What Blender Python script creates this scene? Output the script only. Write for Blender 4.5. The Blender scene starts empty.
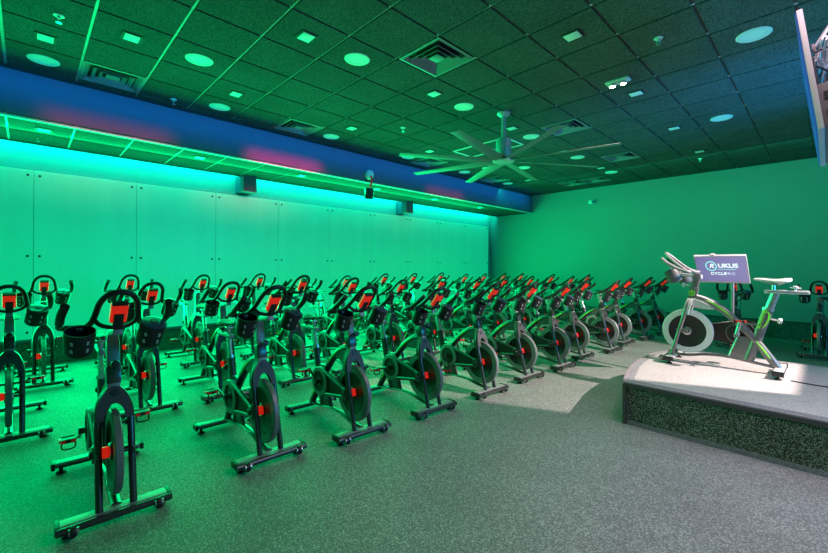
import bpy, bmesh, math, random
from mathutils import Vector, Matrix, Euler
random.seed(7)
C = bpy.context.scene.collection
PI = math.pi
R = math.radians

# ------------------------------------------------------------------ constants
S = 0.6096                      # two foot ceiling tile
CAMZ = 1.47
CEIL = CAMZ + 3.6729 * S        # 3.709
YB = 11.38                      # back wall
XW = -8.0                       # left wall
XP = -7.88                      # face of the metal wall panels
XS = -6.45                      # soffit face
ZS = 3.15                       # soffit underside
XR = 3.4                        # right wall
YN = -2.6                       # near wall
def cx(i): return -(4.329 + i) * S
def cyy(j): return (4.7057 + j) * S

# ------------------------------------------------------------------ materials
def new_mat(name):
    m = bpy.data.materials.new(name); m.use_nodes = True
    return m, m.node_tree, m.node_tree.nodes['Principled BSDF']
def mat(name, col, rough=.5, metal=0., emit=None, estr=0., spec=None, coat=0.):
    m, nt, b = new_mat(name)
    b.inputs['Base Color'].default_value = (*col, 1)
    b.inputs['Roughness'].default_value = rough
    b.inputs['Metallic'].default_value = metal
    if spec is not None: b.inputs['Specular IOR Level'].default_value = spec
    if coat: b.inputs['Coat Weight'].default_value = coat
    if emit:
        b.inputs['Emission Color'].default_value = (*emit, 1)
        b.inputs['Emission Strength'].default_value = estr
    # slight procedural breakup of the roughness
    n = nt.nodes.new('ShaderNodeTexNoise'); n.inputs['Scale'].default_value = 14; n.inputs['Detail'].default_value = 3
    tc = nt.nodes.new('ShaderNodeTexCoord'); nt.links.new(tc.outputs['Object'], n.inputs['Vector'])
    mr = nt.nodes.new('ShaderNodeMapRange')
    mr.inputs['To Min'].default_value = max(0, rough - .06); mr.inputs['To Max'].default_value = min(1, rough + .06)
    nt.links.new(n.outputs['Fac'], mr.inputs['Value']); nt.links.new(mr.outputs['Result'], b.inputs['Roughness'])
    return m
def speck(name, stops, scale, rough=.9, scale2=None, amount=.35, spec=.2):
    """speckled rubber / carpet: fine noise through a hard ramp, modulated by a broad noise"""
    m, nt, b = new_mat(name)
    tc = nt.nodes.new('ShaderNodeTexCoord')
    n = nt.nodes.new('ShaderNodeTexVoronoi'); n.inputs['Scale'].default_value = scale; n.inputs['Randomness'].default_value = 1
    nt.links.new(tc.outputs['Object'], n.inputs['Vector'])
    sx = nt.nodes.new('ShaderNodeSeparateColor'); nt.links.new(n.outputs['Color'], sx.inputs['Color'])
    r = nt.nodes.new('ShaderNodeValToRGB'); e = r.color_ramp.elements
    e[0].position = stops[0][0]; e[0].color = (*stops[0][1], 1)
    e[1].position = stops[-1][0]; e[1].color = (*stops[-1][1], 1)
    for p, c in stops[1:-1]:
        q = r.color_ramp.elements.new(p); q.color = (*c, 1)
    nt.links.new(sx.outputs['Red'], r.inputs['Fac'])
    n2 = nt.nodes.new('ShaderNodeTexNoise'); n2.inputs['Scale'].default_value = scale2 or 1.3; n2.inputs['Detail'].default_value = 3
    nt.links.new(tc.outputs['Object'], n2.inputs['Vector'])
    mr = nt.nodes.new('ShaderNodeMapRange'); mr.inputs['From Min'].default_value = .3; mr.inputs['From Max'].default_value = .7
    mr.inputs['To Min'].default_value = 1 - amount; mr.inputs['To Max'].default_value = 1 + amount * .4
    nt.links.new(n2.outputs['Fac'], mr.inputs['Value'])
    mx = nt.nodes.new('ShaderNodeMix'); mx.data_type = 'RGBA'; mx.blend_type = 'MULTIPLY'; mx.inputs['Factor'].default_value = 1
    nt.links.new(r.outputs['Color'], mx.inputs['A']); nt.links.new(mr.outputs['Result'], mx.inputs['B'])
    nt.links.new(mx.outputs['Result'], b.inputs['Base Color'])
    b.inputs['Roughness'].default_value = rough
    b.inputs['Specular IOR Level'].default_value = spec
    return m

M = {}
M['floor'] = speck('rubber_floor', [(.1, (.12, .12, .122)), (.6, (.18, .18, .18)), (.95, (.36, .36, .355))], 150, .62, 1.1, .18, .4)
M['tile'] = speck('ceiling_tile', [(.1, (.04, .042, .042)), (.9, (.13, .13, .13))], 150, .95, 2.0, .15, .08)
M['grid'] = mat('ceiling_grid_paint', (.5, .5, .5), .4)
M['runner'] = mat('ceiling_runner_shaded', (.07, .07, .07), .5)  # grid bars darkened here for the shade in the lengthwise slots
M['gridd'] = mat('ceiling_grid_dark', (.012, .012, .012), .7)
M['wall'] = speck('wall_paint', [(.3, (.275, .275, .275)), (.7, (.28, .28, .28))], 25, .75, .6, .06, .3)
M['soffit'] = mat('soffit_paint', (.15, .13, .2), .6)
M['board'] = speck('base_carpet', [(.2, (.03, .035, .03)), (.6, (.08, .09, .08)), (.95, (.24, .27, .24))], 170, .95, 2, .2)
M['podside'] = speck('podium_carpet', [(.25, (.02, .027, .021)), (.62, (.06, .08, .06)), (.97, (.30, .35, .28))], 190, .95, 2, .2)
M['podtop'] = speck('podium_top_carpet', [(.1, (.235, .215, .21)), (.5, (.32, .295, .287)), (.95, (.40, .37, .36))], 170, .8, 1.5, .1)
M['podborder'] = speck('podium_border_carpet', [(.1, (.13, .125, .135)), (.95, (.24, .23, .245))], 170, .8, 1.5, .1)
M['edge'] = mat('podium_edge_metal', (.10, .09, .095), .35, .6)
M['black'] = mat('black_plastic', (.014, .014, .016), .42)
M['rubber'] = mat('black_rubber', (.010, .010, .011), .55)
M['grip'] = mat('grip_foam', (.009, .009, .010), .5)
M['frame'] = mat('frame_graphite', (.055, .055, .058), .3, .55, coat=.4)
M['plate'] = mat('stabilizer_plate', (.27, .27, .275), .42, .3)
M['steel'] = mat('brushed_steel', (.55, .55, .57), .28, .9)
M['rim'] = mat('flywheel_rim', (.18, .19, .19), .42, .25)
M['wheel'] = mat('flywheel_steel', (.018, .017, .017), .45, .25)
M['cover'] = mat('fork_cover', (.05, .05, .052), .5, .1)
M['shroud'] = mat('shroud_plastic', (.07, .07, .075), .35)
M['red'] = mat('red_plastic', (.75, .012, .008), .4, emit=(1, .02, .008), estr=.5)  # glow added to the red shells, no lamp inside
M['redref'] = mat('red_reflector', (.6, .02, .02), .3, emit=(1, .02, .02), estr=.08)  # faint emission added to the red, no lamp behind it
M['lime'] = mat('lime_decal', (.22, .72, .03), .5)
M['lid'] = mat('holder_lid', (.035, .06, .10), .3, coat=.5)
M['white'] = mat('white_paint', (.72, .72, .72), .5)
M['lens'] = mat('light_lens', (.8, .8, .8), .45)
M['vent'] = mat('vent_paint', (.22, .22, .22), .45)
M['dark'] = mat('dark_void', (.006, .006, .006), .8)
M['saddle'] = mat('saddle_vinyl', (.018, .018, .02), .45)
M['isaddle'] = mat('spotlit_saddle_vinyl', (.52, .49, .47), .4)  # dark saddle vinyl lightened to carry the white spotlight
M['iframe'] = mat('lightened_graphite_frame', (.16, .15, .15), .3, .5, coat=.4)  # graphite lightened for the spotlit bike; the screen pole shares it
M['igrip'] = mat('spotlit_grip', (.2, .19, .19), .45)  # grip colour raised as if under the spotlight
M['iholder'] = mat('spotlit_holder', (.07, .07, .072), .45)  # black holder lightened to go with the spotlit bike
M['silver'] = mat('silver_paint', (.5, .49, .48), .35, .35)
M['irim'] = mat('spotlit_flywheel_rim', (.56, .57, .56), .45, .1)  # rim tone raised for the spotlight on the wheel
M['fanblade'] = mat('fan_blade', (.16, .17, .17), .45)
M['fanbody'] = mat('fan_body', (.6, .62, .64), .35, .3)
M['led'] = mat('led_strip', (.8, .8, .8), .5, emit=(0.0, 1, .62), estr=26)
M['bulb'] = mat('bulb_glow', (1, 1, 1), .5, emit=(1, .86, .82), estr=60)
M['pink'] = mat('podium_trim_strip', (.34, .26, .31), .4, .3)
M['text'] = mat('white_lettering', (.8, .85, .85), .5, emit=(.85, 1, .97), estr=.8)
M['texthin'] = mat('pale_lettering', (.7, .75, .9), .5, emit=(.72, .76, .95), estr=.62)
M['cyan'] = mat('cyan_lettering', (.3, .8, .75), .5, emit=(.3, .95, .85), estr=.75)
M['bezel'] = mat('screen_bezel', (.5, .45, .48), .35, .3)
M['tvback'] = mat('tv_back', (.10, .085, .08), .55)
M['tvedge'] = mat('tv_edge', (.55, .45, .46), .35, .3)

def display_mat(name, c1, c2, strength):
    m, nt, b = new_mat(name)
    tc = nt.nodes.new('ShaderNodeTexCoord'); g = nt.nodes.new('ShaderNodeTexGradient')
    nt.links.new(tc.outputs['Generated'], g.inputs['Vector'])
    r = nt.nodes.new('ShaderNodeValToRGB'); r.color_ramp.elements[0].color = (*c1, 1); r.color_ramp.elements[1].color = (*c2, 1)
    nt.links.new(g.outputs['Fac'], r.inputs['Fac'])
    nt.links.new(r.outputs['Color'], b.inputs['Emission Color']); b.inputs['Emission Strength'].default_value = strength
    b.inputs['Base Color'].default_value = (.02, .02, .03, 1); b.inputs['Roughness'].default_value = .3
    return m
M['display'] = display_mat('presentation_display', (.26, .24, .60), (.36, .33, .70), .62)
M['tvscreen'] = display_mat('tv_display', (.0, .10, .55), (.01, .14, .6), .5)

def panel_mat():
    """satin metal wall panel: vertical brushing in the roughness, green emission added in place of the cove light on it"""
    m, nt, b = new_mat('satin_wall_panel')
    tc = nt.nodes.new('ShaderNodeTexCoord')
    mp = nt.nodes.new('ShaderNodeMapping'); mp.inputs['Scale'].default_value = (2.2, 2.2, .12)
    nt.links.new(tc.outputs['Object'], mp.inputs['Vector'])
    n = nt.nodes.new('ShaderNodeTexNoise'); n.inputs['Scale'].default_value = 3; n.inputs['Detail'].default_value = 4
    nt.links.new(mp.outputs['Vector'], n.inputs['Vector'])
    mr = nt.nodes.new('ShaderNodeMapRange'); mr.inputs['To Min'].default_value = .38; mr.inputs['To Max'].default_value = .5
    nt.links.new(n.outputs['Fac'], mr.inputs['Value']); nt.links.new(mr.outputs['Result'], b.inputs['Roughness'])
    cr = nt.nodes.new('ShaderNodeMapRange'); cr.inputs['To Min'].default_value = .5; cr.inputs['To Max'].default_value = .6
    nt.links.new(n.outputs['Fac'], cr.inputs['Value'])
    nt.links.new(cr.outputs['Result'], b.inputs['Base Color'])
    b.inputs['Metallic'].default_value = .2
    b.inputs['Emission Color'].default_value = (0.0, 1.0, .42, 1); b.inputs['Emission Strength'].default_value = .29  # added emission puts the green cove light into the sheet
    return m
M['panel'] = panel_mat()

# ------------------------------------------------------------------ mesh helpers
def catmull(pts, n=6, closed=False):
    P = [Vector(p) for p in pts]; out = []
    L = len(P); rng = range(L if closed else L - 1)
    for i in rng:
        if closed: a, b, c, d = P[(i-1) % L], P[i], P[(i+1) % L], P[(i+2) % L]
        else:
            b, c = P[i], P[i+1]
            a = P[i-1] if i > 0 else b - (c - b); d = P[i+2] if i + 2 < L else c + (c - b)
        for k in range(n):
            t = k / n
            out.append(.5 * ((2*b) + (c-a)*t + (2*a-5*b+4*c-d)*t*t + (3*b-a-3*c+d)*t**3))
    if not closed: out.append(P[-1])
    return out

class MB:
    def __init__(s): s.bm = bmesh.new()
    def box(s, c, size, rot=None, bev=0.0, seg=2):
        bm = bmesh.new(); bmesh.ops.create_cube(bm, size=1)
        for v in bm.verts: v.co = Vector((v.co.x*size[0], v.co.y*size[1], v.co.z*size[2]))
        if bev: bmesh.ops.bevel(bm, geom=bm.edges[:], offset=bev, segments=seg, affect='EDGES', profile=.6)
        m = Matrix.Translation(c) @ ((rot if isinstance(rot, Matrix) else Euler(rot).to_matrix()).to_4x4() if rot is not None else Matrix())
        bm.transform(m); s._merge(bm); return s
    def _merge(s, bm):
        me = bpy.data.meshes.new('tmp'); bm.to_mesh(me); bm.free(); s.bm.from_mesh(me); bpy.data.meshes.remove(me)
    def tube(s, pts, r, n=10, closed=False, side=None, caps=True):
        """r: number, (rs, rn) or list of them per point; side: fixed lateral vector for planar paths"""
        P = [Vector(p) for p in pts]; L = len(P); rings = []
        prev = None
        for i, p in enumerate(P):
            if closed: t = P[(i+1) % L] - P[i-1]
            else: t = P[min(i+1, L-1)] - P[max(i-1, 0)]
            t.normalize()
            if side is not None: u = Vector(side)
            elif prev is None:
                u = Vector((0, 0, 1)) if abs(t.z) < .9 else Vector((1, 0, 0))
            else: u = prev
            u = (u - t * u.dot(t)).normalized(); prev = u
            w = t.cross(u)
            rr = r[i] if isinstance(r, list) else r
            ru, rw = rr if isinstance(rr, tuple) else (rr, rr)
            rings.append([s.bm.verts.new(p + u*ru*math.cos(2*PI*k/n) + w*rw*math.sin(2*PI*k/n)) for k in range(n)])
        for i in range(L if closed else L-1):
            a, b = rings[i], rings[(i+1) % L]
            for k in range(n): s.bm.faces.new((a[k], a[(k+1) % n], b[(k+1) % n], b[k]))
        if caps and not closed:
            s.bm.faces.new(rings[0][::-1]); s.bm.faces.new(rings[-1])
        return s
    def lathe(s, prof, c, axis='z', n=32, caps=False):
        """prof: list of (radius, height along axis)"""
        ax = {'x': (Vector((0,1,0)), Vector((0,0,1)), Vector((1,0,0))), 'y': (Vector((0,0,1)), Vector((1,0,0)), Vector((0,1,0))), 'z': (Vector((1,0,0)), Vector((0,1,0)), Vector((0,0,1)))}
        if isinstance(axis, str): u, v, w = ax[axis]
        else:
            w = Vector(axis).normalized(); u = w.orthogonal().normalized(); v = w.cross(u)
        c = Vector(c); rings = []
        for (r, h) in prof:
            if r < 1e-6: rings.append([s.bm.verts.new(c + w*h)])
            else: rings.append([s.bm.verts.new(c + w*h + (u*math.cos(2*PI*k/n) + v*math.sin(2*PI*k/n))*r) for k in range(n)])
        for a, b in zip(rings, rings[1:]):
            for k in range(n):
                k2 = (k+1) % n
                if len(a) == 1 and len(b) == 1: continue
                if len(a) == 1: s.bm.faces.new((a[0], b[k2], b[k]))
                elif len(b) == 1: s.bm.faces.new((a[k], a[k2], b[0]))
                else: s.bm.faces.new((a[k], a[k2], b[k2], b[k]))
        return s
    def cyl(s, a, b, r, n=16):
        a, b = Vector(a), Vector(b); return s.tube([a, b], r, n)
    def prism(s, poly, fn, t0, t1):
        """poly of 2D points, fn(p, q, t) -> 3D"""
        A = [s.bm.verts.new(fn(p, q, t0)) for p, q in poly]; B = [s.bm.verts.new(fn(p, q, t1)) for p, q in poly]
        n = len(poly)
        for k in range(n): s.bm.faces.new((A[k], A[(k+1) % n], B[(k+1) % n], B[k]))
        s.bm.faces.new(A[::-1]); s.bm.faces.new(B); return s
    def build(s, name, m, parent=None, smooth=35, loc=None):
        bmesh.ops.recalc_face_normals(s.bm, faces=s.bm.faces[:])
        me = bpy.data.meshes.new(name); s.bm.to_mesh(me); s.bm.free()
        me.materials.append(m)
        if smooth:
            for p in me.polygons: p.use_smooth = True
            me.set_sharp_from_angle(angle=R(smooth))
        o = bpy.data.objects.new(name, me); C.objects.link(o)
        if parent is not None: o.parent = parent
        if loc is not None: o.location = loc
        return o

def tag(o, label, cat, group=None):
    o['label'] = label; o['category'] = cat
    if group: o['group'] = group
    return o
def thing(name, loc, label, cat, group=None, rotz=0):
    o = bpy.data.objects.new(name, None); C.objects.link(o)
    o.empty_display_size = .1
    o.location = loc; o.rotation_euler = (0, 0, rotz)
    return tag(o, label, cat, group)
def struct(o): o['kind'] = 'structure'; return o
def copy_thing(src, loc, rotz, label, cat=None, group=None):
    r = src.copy(); C.objects.link(r); r.location = loc; r.rotation_euler = (0, 0, rotz); r['label'] = label
    if cat: r['category'] = cat
    if group: r['group'] = group
    kids = {}
    for ch in src.children:
        c = ch.copy(); C.objects.link(c); c.parent = r
        for g in ch.children:
            d = g.copy(); C.objects.link(d); d.parent = c
    return r
def text_mesh(body, size, extrude=.0008, align='CENTER', shear=0, space=1.0, bold=0):
    cu = bpy.data.curves.new('lettering', 'FONT'); cu.body = body; cu.size = size; cu.extrude = extrude
    cu.align_x = align; cu.align_y = 'CENTER'; cu.shear = shear; cu.space_character = space; cu.offset = bold
    o = bpy.data.objects.new('tmp_text', cu); C.objects.link(o)
    dg = bpy.context.evaluated_depsgraph_get(); dg.update()
    me = bpy.data.meshes.new_from_object(o.evaluated_get(dg)); bpy.data.objects.remove(o); bpy.data.curves.remove(cu)
    return me
def text_obj(name, body, size, mtl, parent, matrix, **k):
    me = text_mesh(body, size, **k); me.transform(matrix); me.name = name
    me.materials.clear(); me.materials.append(mtl)
    o = bpy.data.objects.new(name, me); C.objects.link(o); o.parent = parent; return o

ORD = ['first', 'second', 'third', 'fourth', 'fifth', 'sixth', 'seventh', 'eighth', 'ninth', 'tenth', 'eleventh', 'twelfth', 'thirteenth', 'fourteenth']

# ================================================================== SETTING
b = MB().box(((XW+XR)/2, (YN+YB)/2, -.05), (XR-XW+.4, YB-YN+.4, .1)); struct(b.build('floor', M['floor'], smooth=0))
b = MB().box((XW-.1, (YN+YB)/2, 1.9), (.2, YB-YN+.4, 3.9)); struct(b.build('wall_left', M['wall'], smooth=0))
b = MB().box(((XW+XR)/2, YB+.1, 1.9), (XR-XW, .2, 3.9)); struct(b.build('wall_back', M['wall'], smooth=0))
b = MB().box((XR+.1, (YN+YB)/2, 1.9), (.2, YB-YN+.4, 3.9)); struct(b.build('wall_right', M['wall'], smooth=0))
b = MB().box(((XW+XR)/2, YN-.1, 1.9), (XR-XW, .2, 3.9)); struct(b.build('wall_near', M['wall'], smooth=0))
# ceiling tiles: slabs standing 10 mm below the grid, 24 mm slots between them
b = MB(); holes = set()
gi = [i for i in range(-10, 8)]; gj = [j for j in range(-10, 15)]
DIFF = [(0, 0), (5, -4), (5, 0), (0, 5), (0, 9), (3, 12), (2, 12), (5, 5), (5, 9)]
for i in gi:
    for j in gj:
        if (i, j) in DIFF: continue
        x1, x0 = cx(i), cx(i+1); y0, y1 = cyy(j), cyy(j+1)
        x0, x1 = max(x0, XS), min(x1, XR); y0, y1 = max(y0, YN), min(y1, YB)
        if x1 - x0 < .06 or y1 - y0 < .06: continue
        g = .013
        b.box(((x0+x1)/2, (y0+y1)/2, CEIL+.02), (x1-x0-2*g, y1-y0-2*g, .04))
struct(b.build('ceiling', M['tile'], smooth=0))
b = MB().box(((XW+XR)/2, (YN+YB)/2, CEIL+.055), (XR-XW, YB-YN, .05)); 
o = struct(b.build('ceiling_deck', M['dark'], smooth=0))
b = MB()
for i in range(-10, 8):
    x = cx(i)
    if XS < x < XR: b.box((x, (YN+YB)/2, CEIL+.0215), (.03, YB-YN, .011))
struct(b.build('ceiling_runner', M['runner'], smooth=0))
b = MB()
for j in range(-10, 15):
    y = cyy(j)
    if YN < y < YB: b.box(((XS+XR)/2, y, CEIL+.021), (XR-XS, .03, .011))
struct(b.build('ceiling_grid', M['grid'], smooth=0))
b = MB().box((XS+.012, (YN+YB)/2, CEIL-.012), (.024, YB-YN, .03)); b.box(((XS+XR)/2, YB-.006, CEIL-.004), (XR-XS, .012, .012))
struct(b.build('trim_1', M['gridd'], smooth=0))
# soffit
b = MB().box((XS-.03, (YN+YB)/2, (ZS+CEIL)/2+.02), (.06, YB-YN, CEIL-ZS-.03)); struct(b.build('soffit', M['soffit'], smooth=0))
b = MB(); XE = -7.75; XMID = -7.12
for j in range(-10, 15):
    y0, y1 = max(cyy(j), YN), min(cyy(j+1), YB)
    if y1 - y0 < .06: continue
    for a, c in ((XE+.02, XMID), (XMID, XS-.05)):
        b.box(((a+c)/2, (y0+y1)/2, ZS+.03), (c-a-.016, y1-y0-.022, .04))
struct(b.build('ceiling_soffit', M['tile'], smooth=0))
b = MB()
for j in range(-10, 15):
    if YN < cyy(j) < YB: b.box(((XE+XS)/2, cyy(j), ZS+.024), (XS-XE-.03, .03, .012))
b.box((XS-.022, (YN+YB)/2, ZS+.006), (.05, YB-YN, .022))
struct(b.build('trim_2', M['white'], smooth=0))
b = MB().box((XE+.01, (YN+YB)/2, ZS+.035), (.022, YB-YN, .07)); b.box((XMID, (YN+YB)/2, ZS+.03), (.02, YB-YN, .02)); b.box((XE+.05, (YN+YB)/2, ZS+.095), (.02, YB-YN, .09))
struct(b.build('trim_3', M['gridd'], smooth=0))
b = MB().box(((XE+XW)/2+.6, (YN+YB)/2, ZS+.42), (XS-XW-.1, YB-YN, .04)); struct(b.build('trim_4', M['wall'], smooth=0))
# base boards of dark carpet
b = MB().box((XW+.02, (YN+YB)/2, .17), (.04, YB-YN, .34)); struct(b.build('baseboard_left', M['board'], smooth=0))
b = MB().box(((XW+XR)/2, YB-.02, .18), (XR-XW, .04, .36)); struct(b.build('baseboard_back', M['board'], smooth=0))
b = MB().box(((XW+XR)/2, YB-.025, .368), (XR-XW, .05, .016)); struct(b.build('trim_5', M['black'], smooth=0))

# LED strip in the cove
tag(MB().box((XE+.05, (YN+YB)/2, ZS+.15), (.03, YB-YN-.2, .02)).build('led_strip', M['led'], smooth=0), 'green LED strip hidden in the cove above the metal wall panels', 'light strip')

# metal wall panels on stand-offs
SP = 1.2225
for k in range(-2, 9):
    y0 = .07 + SP*k; y1 = min(y0 + SP, 11.1)
    lab = ('satin metal wall panel lit green, ' + ('cut off by the left edge' if k == -1 else
           'outside the left edge' if k < -1 else ORD[k] + ' whole panel from the left')) if k < 8 else 'narrow satin metal wall panel lit green, at the back corner'
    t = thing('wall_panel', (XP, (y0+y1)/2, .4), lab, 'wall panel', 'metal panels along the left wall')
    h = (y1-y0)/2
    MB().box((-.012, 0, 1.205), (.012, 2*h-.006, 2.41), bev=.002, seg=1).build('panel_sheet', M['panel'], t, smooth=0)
    for sy in (-1, 1):
        for z in (2.335, 1.185, .1):
            MB().lathe([(0, .014), (.013, .014), (.016, .008), (.016, -.008), (.011, -.008), (.011, -.115)], (-.006, sy*(h-.062), z), 'x', 14).build('stand_off', M['black'], t)
# boxes crossing the cove
for y, w in ((3.03, 'above the third wall panel'), (7.18, 'near the back of the room')):
    tag(MB().box((XP+.08, y, 3.02), (.40, .25, .32), bev=.006).build('duct_box', M['soffit'], smooth=0), 'small grey box under the soffit, crossing the lit cove ' + w, 'box', 'boxes crossing the cove')

# ------------------------------------------------------------------ ceiling fixtures
def disc_light(i, j, label):
    t = thing('round_downlight', (cx(i), cyy(j), CEIL), label, 'ceiling light', 'round ceiling downlights')
    return t
proto = thing('round_downlight', (cx(5.5), cyy(-4.5), CEIL), 'round white downlight nearest the left edge of the ceiling', 'ceiling light', 'round ceiling downlights')
MB().lathe([(.082, 0), (.09, -.008), (.13, -.008), (.137, -.003), (.137, 0), (.082, 0)], (0, 0, 0), 'z', 36).build('trim_ring', M['white'], proto)
MB().lathe([(0, -.004), (.05, -.006), (.088, -.004), (.088, 0)], (0, 0, 0), 'z', 32).build('lens', M['lens'], proto)
rows = {5.5: ([-4.5, -1.5, 1.5, 4.5, 7.5, 10.5], 'in the row beside the soffit'), 3.5: ([-2.5, 8.5], 'in the second row from the soffit'),
        1.5: ([-.5, 2.5, 5.5, 8.5, 11.5], 'in the mid-room row')}
for i, (js, where) in rows.items():
    for n, j in enumerate(js):
        if i == 5.5 and n == 0: continue
        copy_thing(proto, (cx(i), cyy(j), CEIL), 0, 'round white ceiling downlight, %s from left %s' % (ORD[n], where))
copy_thing(proto, (cx(-3.5), cyy(3.5), CEIL), 0, 'round white downlight in the blue lit ceiling beside the wall screen')
copy_thing(proto, (cx(-2.5), cyy(7.5), CEIL), 0, 'round white downlight in the blue lit ceiling, farther from the camera')
sq = thing('square_downlight', (cx(4.5), cyy(-4.5), CEIL), 'small square white ceiling light nearest the left edge', 'ceiling light', 'small square ceiling lights')
MB().box((0, 0, -.002), (.17, .17, .012), bev=.003).build('housing', M['gridd'], sq)
MB().box((.0, 0, -.009), (.14, .12, .008), bev=.003).build('lens', M['lens'], sq)
rowq = {4.5: ([-4.5, -1.5, 1.5, 4.5, 7.5, 10.5], 'in the row next to the soffit'), 3.5: ([-3.5], 'beside the left diffuser'),
        1.5: ([-1.5, 1.5, 4.5, 7.5, 10.5], 'in the mid-room row'), -1.5: ([1.5, 4.5, 7.5, 10.5], 'in the row nearest the podium')}
for i, (js, where) in rowq.items():
    for n, j in enumerate(js):
        if i == 4.5 and n == 0: continue
        lab = 'small square white ceiling light %s' % where if len(js) == 1 else 'small square white ceiling light, %s from left %s' % (ORD[n], where)
        copy_thing(sq, (cx(i), cyy(j), CEIL), 0, lab)
for n, y in enumerate([.15, 1.95, 3.7, 5.5, 7.35, 9.25]):
    copy_thing(sq, (-6.86, y, ZS+.012), 0, 'small square white light in the soffit underside, %s from the left' % ORD[n], group='lights under the soffit')
# square four-way diffusers
def louver(i, j, label):
    pass
dproto = thing('air_diffuser', (cx(.5), cyy(.5), CEIL), 'square stepped air diffuser in the middle of the ceiling, the largest in view', 'air vent', 'square ceiling air diffusers')
def frust(mb, r0, z0, r1, z1):
    v = [mb.bm.verts.new((sx*r0, sy*r0, z0)) for sx, sy in ((-1,-1),(1,-1),(1,1),(-1,1))]
    w = [mb.bm.verts.new((sx*r1, sy*r1, z1)) for sx, sy in ((-1,-1),(1,-1),(1,1),(-1,1))]
    for k in range(4): mb.bm.faces.new((v[k], v[(k+1) % 4], w[(k+1) % 4], w[k]))
mb = MB(); H = S/2-.012
frust(mb, H, 0.0, H-.025, -.004); frust(mb, H-.025, -.004, H-.03, .02)
mb.build('frame', M['vent'], dproto, smooth=0)
for k, (ro, ri) in enumerate(((.262, .20), (.192, .135), (.125, .075))):
    mb = MB(); frust(mb, ro, -.006, ri, .05); frust(mb, ro, -.006, ro+.004, -.002)
    mb.build('louver', M['vent'], dproto, smooth=0)
MB().box((0, 0, .004), (.13, .13, .008), bev=.002).build('centre_plate', M['vent'], dproto)
MB().box((0, 0, .065), (2*H, 2*H, .01)).build('back_pan', M['dark'], dproto, smooth=0)
dl = {(5, -4): 'square stepped air diffuser beside the soffit, near the left edge', (5, 0): 'square stepped air diffuser beside the soffit, second from the left',
      (0, 5): 'square stepped air diffuser just right of the ceiling fan', (0, 9): 'square stepped air diffuser between the fan and the back wall, right side',
      (3, 12): 'left one of the paired air diffusers next to the back wall', (2, 12): 'right one of the paired air diffusers next to the back wall',
      (5, 5): 'square stepped air diffuser beside the soffit, left of the fan', (5, 9): 'square stepped air diffuser beside the soffit, nearest the back corner'}
for (i, j), lab in dl.items(): copy_thing(dproto, (cx(i+.5), cyy(j+.5), CEIL), 0, lab)
# sprinklers
sp = thing('sprinkler', (-4.82, .2, CEIL), 'small ceiling sprinkler near the top left corner', 'sprinkler', 'ceiling sprinklers')
MB().lathe([(.04, 0), (.04, -.006), (.014, -.012), (.012, -.03), (0, -.03)], (0, 0, 0), 'z', 18).build('rosette', M['white'], sp)
mb = MB(); mb.tube([(-.012, 0, -.02), (-.018, 0, -.04), (0, 0, -.062)], .004, 6); mb.tube([(.012, 0, -.02), (.018, 0, -.04), (0, 0, -.062)], .004, 6)
mb.lathe([(0, -.062), (.022, -.064), (.022, -.067), (0, -.067)], (0, 0, 0), 'z', 14); mb.build('deflector', M['steel'], sp)
for (x, y, z, lab) in ((-6.16, 1.42, CEIL, 'small ceiling sprinkler right beside the soffit on the left'), (-4.78, 4.36, CEIL, 'small ceiling sprinkler left of the ceiling fan'),
                    (-1.16, 4.42, CEIL, 'small ceiling sprinkler above the podium, near the bright twin lamp'), (-1.83, 9.9, CEIL, 'small ceiling sprinkler near the back wall on the right'),
                    (-7.35, .1, ZS+.03, 'small sprinkler under the soffit at the left edge')):
    copy_thing(sp, (x, y, z), 0, lab)
# twin lamp
t = thing('twin_lamp', (-1.76, 5.08, CEIL), 'bright twin-bulb lamp fixed to the ceiling above the podium', 'lamp')
MB().box((0, 0, -.012), (.26, .12, .024), bev=.006).build('base_plate', M['white'], t)
for s in (-1, 1):
    h = MB().lathe([(.02, .0), (.032, -.02), (.042, -.06), (.04, -.062), (.0, -.05)], (s*.06, 0, .0), (0, 0, 1), 20).build('lamp_head', M['steel'], t)
    MB().lathe([(0, -.068), (.022, -.064), (.036, -.056), (.0, -.056)], (s*.06, 0, .0), (0, 0, 1), 20).build('bulb', M['bulb'], h)
# ceiling tiles with white frames added for their bright reflected outlines
for i, j, lab in ((3, 5, 'square ceiling tile with an added white frame, left of the fan motor'), (2, 5, 'square ceiling tile with an added white frame, right behind the fan motor')):
    t = thing('framed_tile', (cx(i+.5), cyy(j+.5), CEIL), lab, 'ceiling tile', 'framed ceiling tiles')
    mb = MB(); q = S/2-.004
    for sx, sy, a, c in ((0, 1, 2*q, .035), (0, -1, 2*q, .035), (1, 0, .035, 2*q), (-1, 0, .035, 2*q)):
        mb.box((sx*(q-.017), sy*(q-.017), -.005), (a, c, .01))
    mb.build('frame', M['white'], t, smooth=0)
    MB().box((0, 0, -.001), (2*q-.08, 2*q-.08, .004)).build('tile_panel', M['tile'], t, smooth=0)

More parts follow.
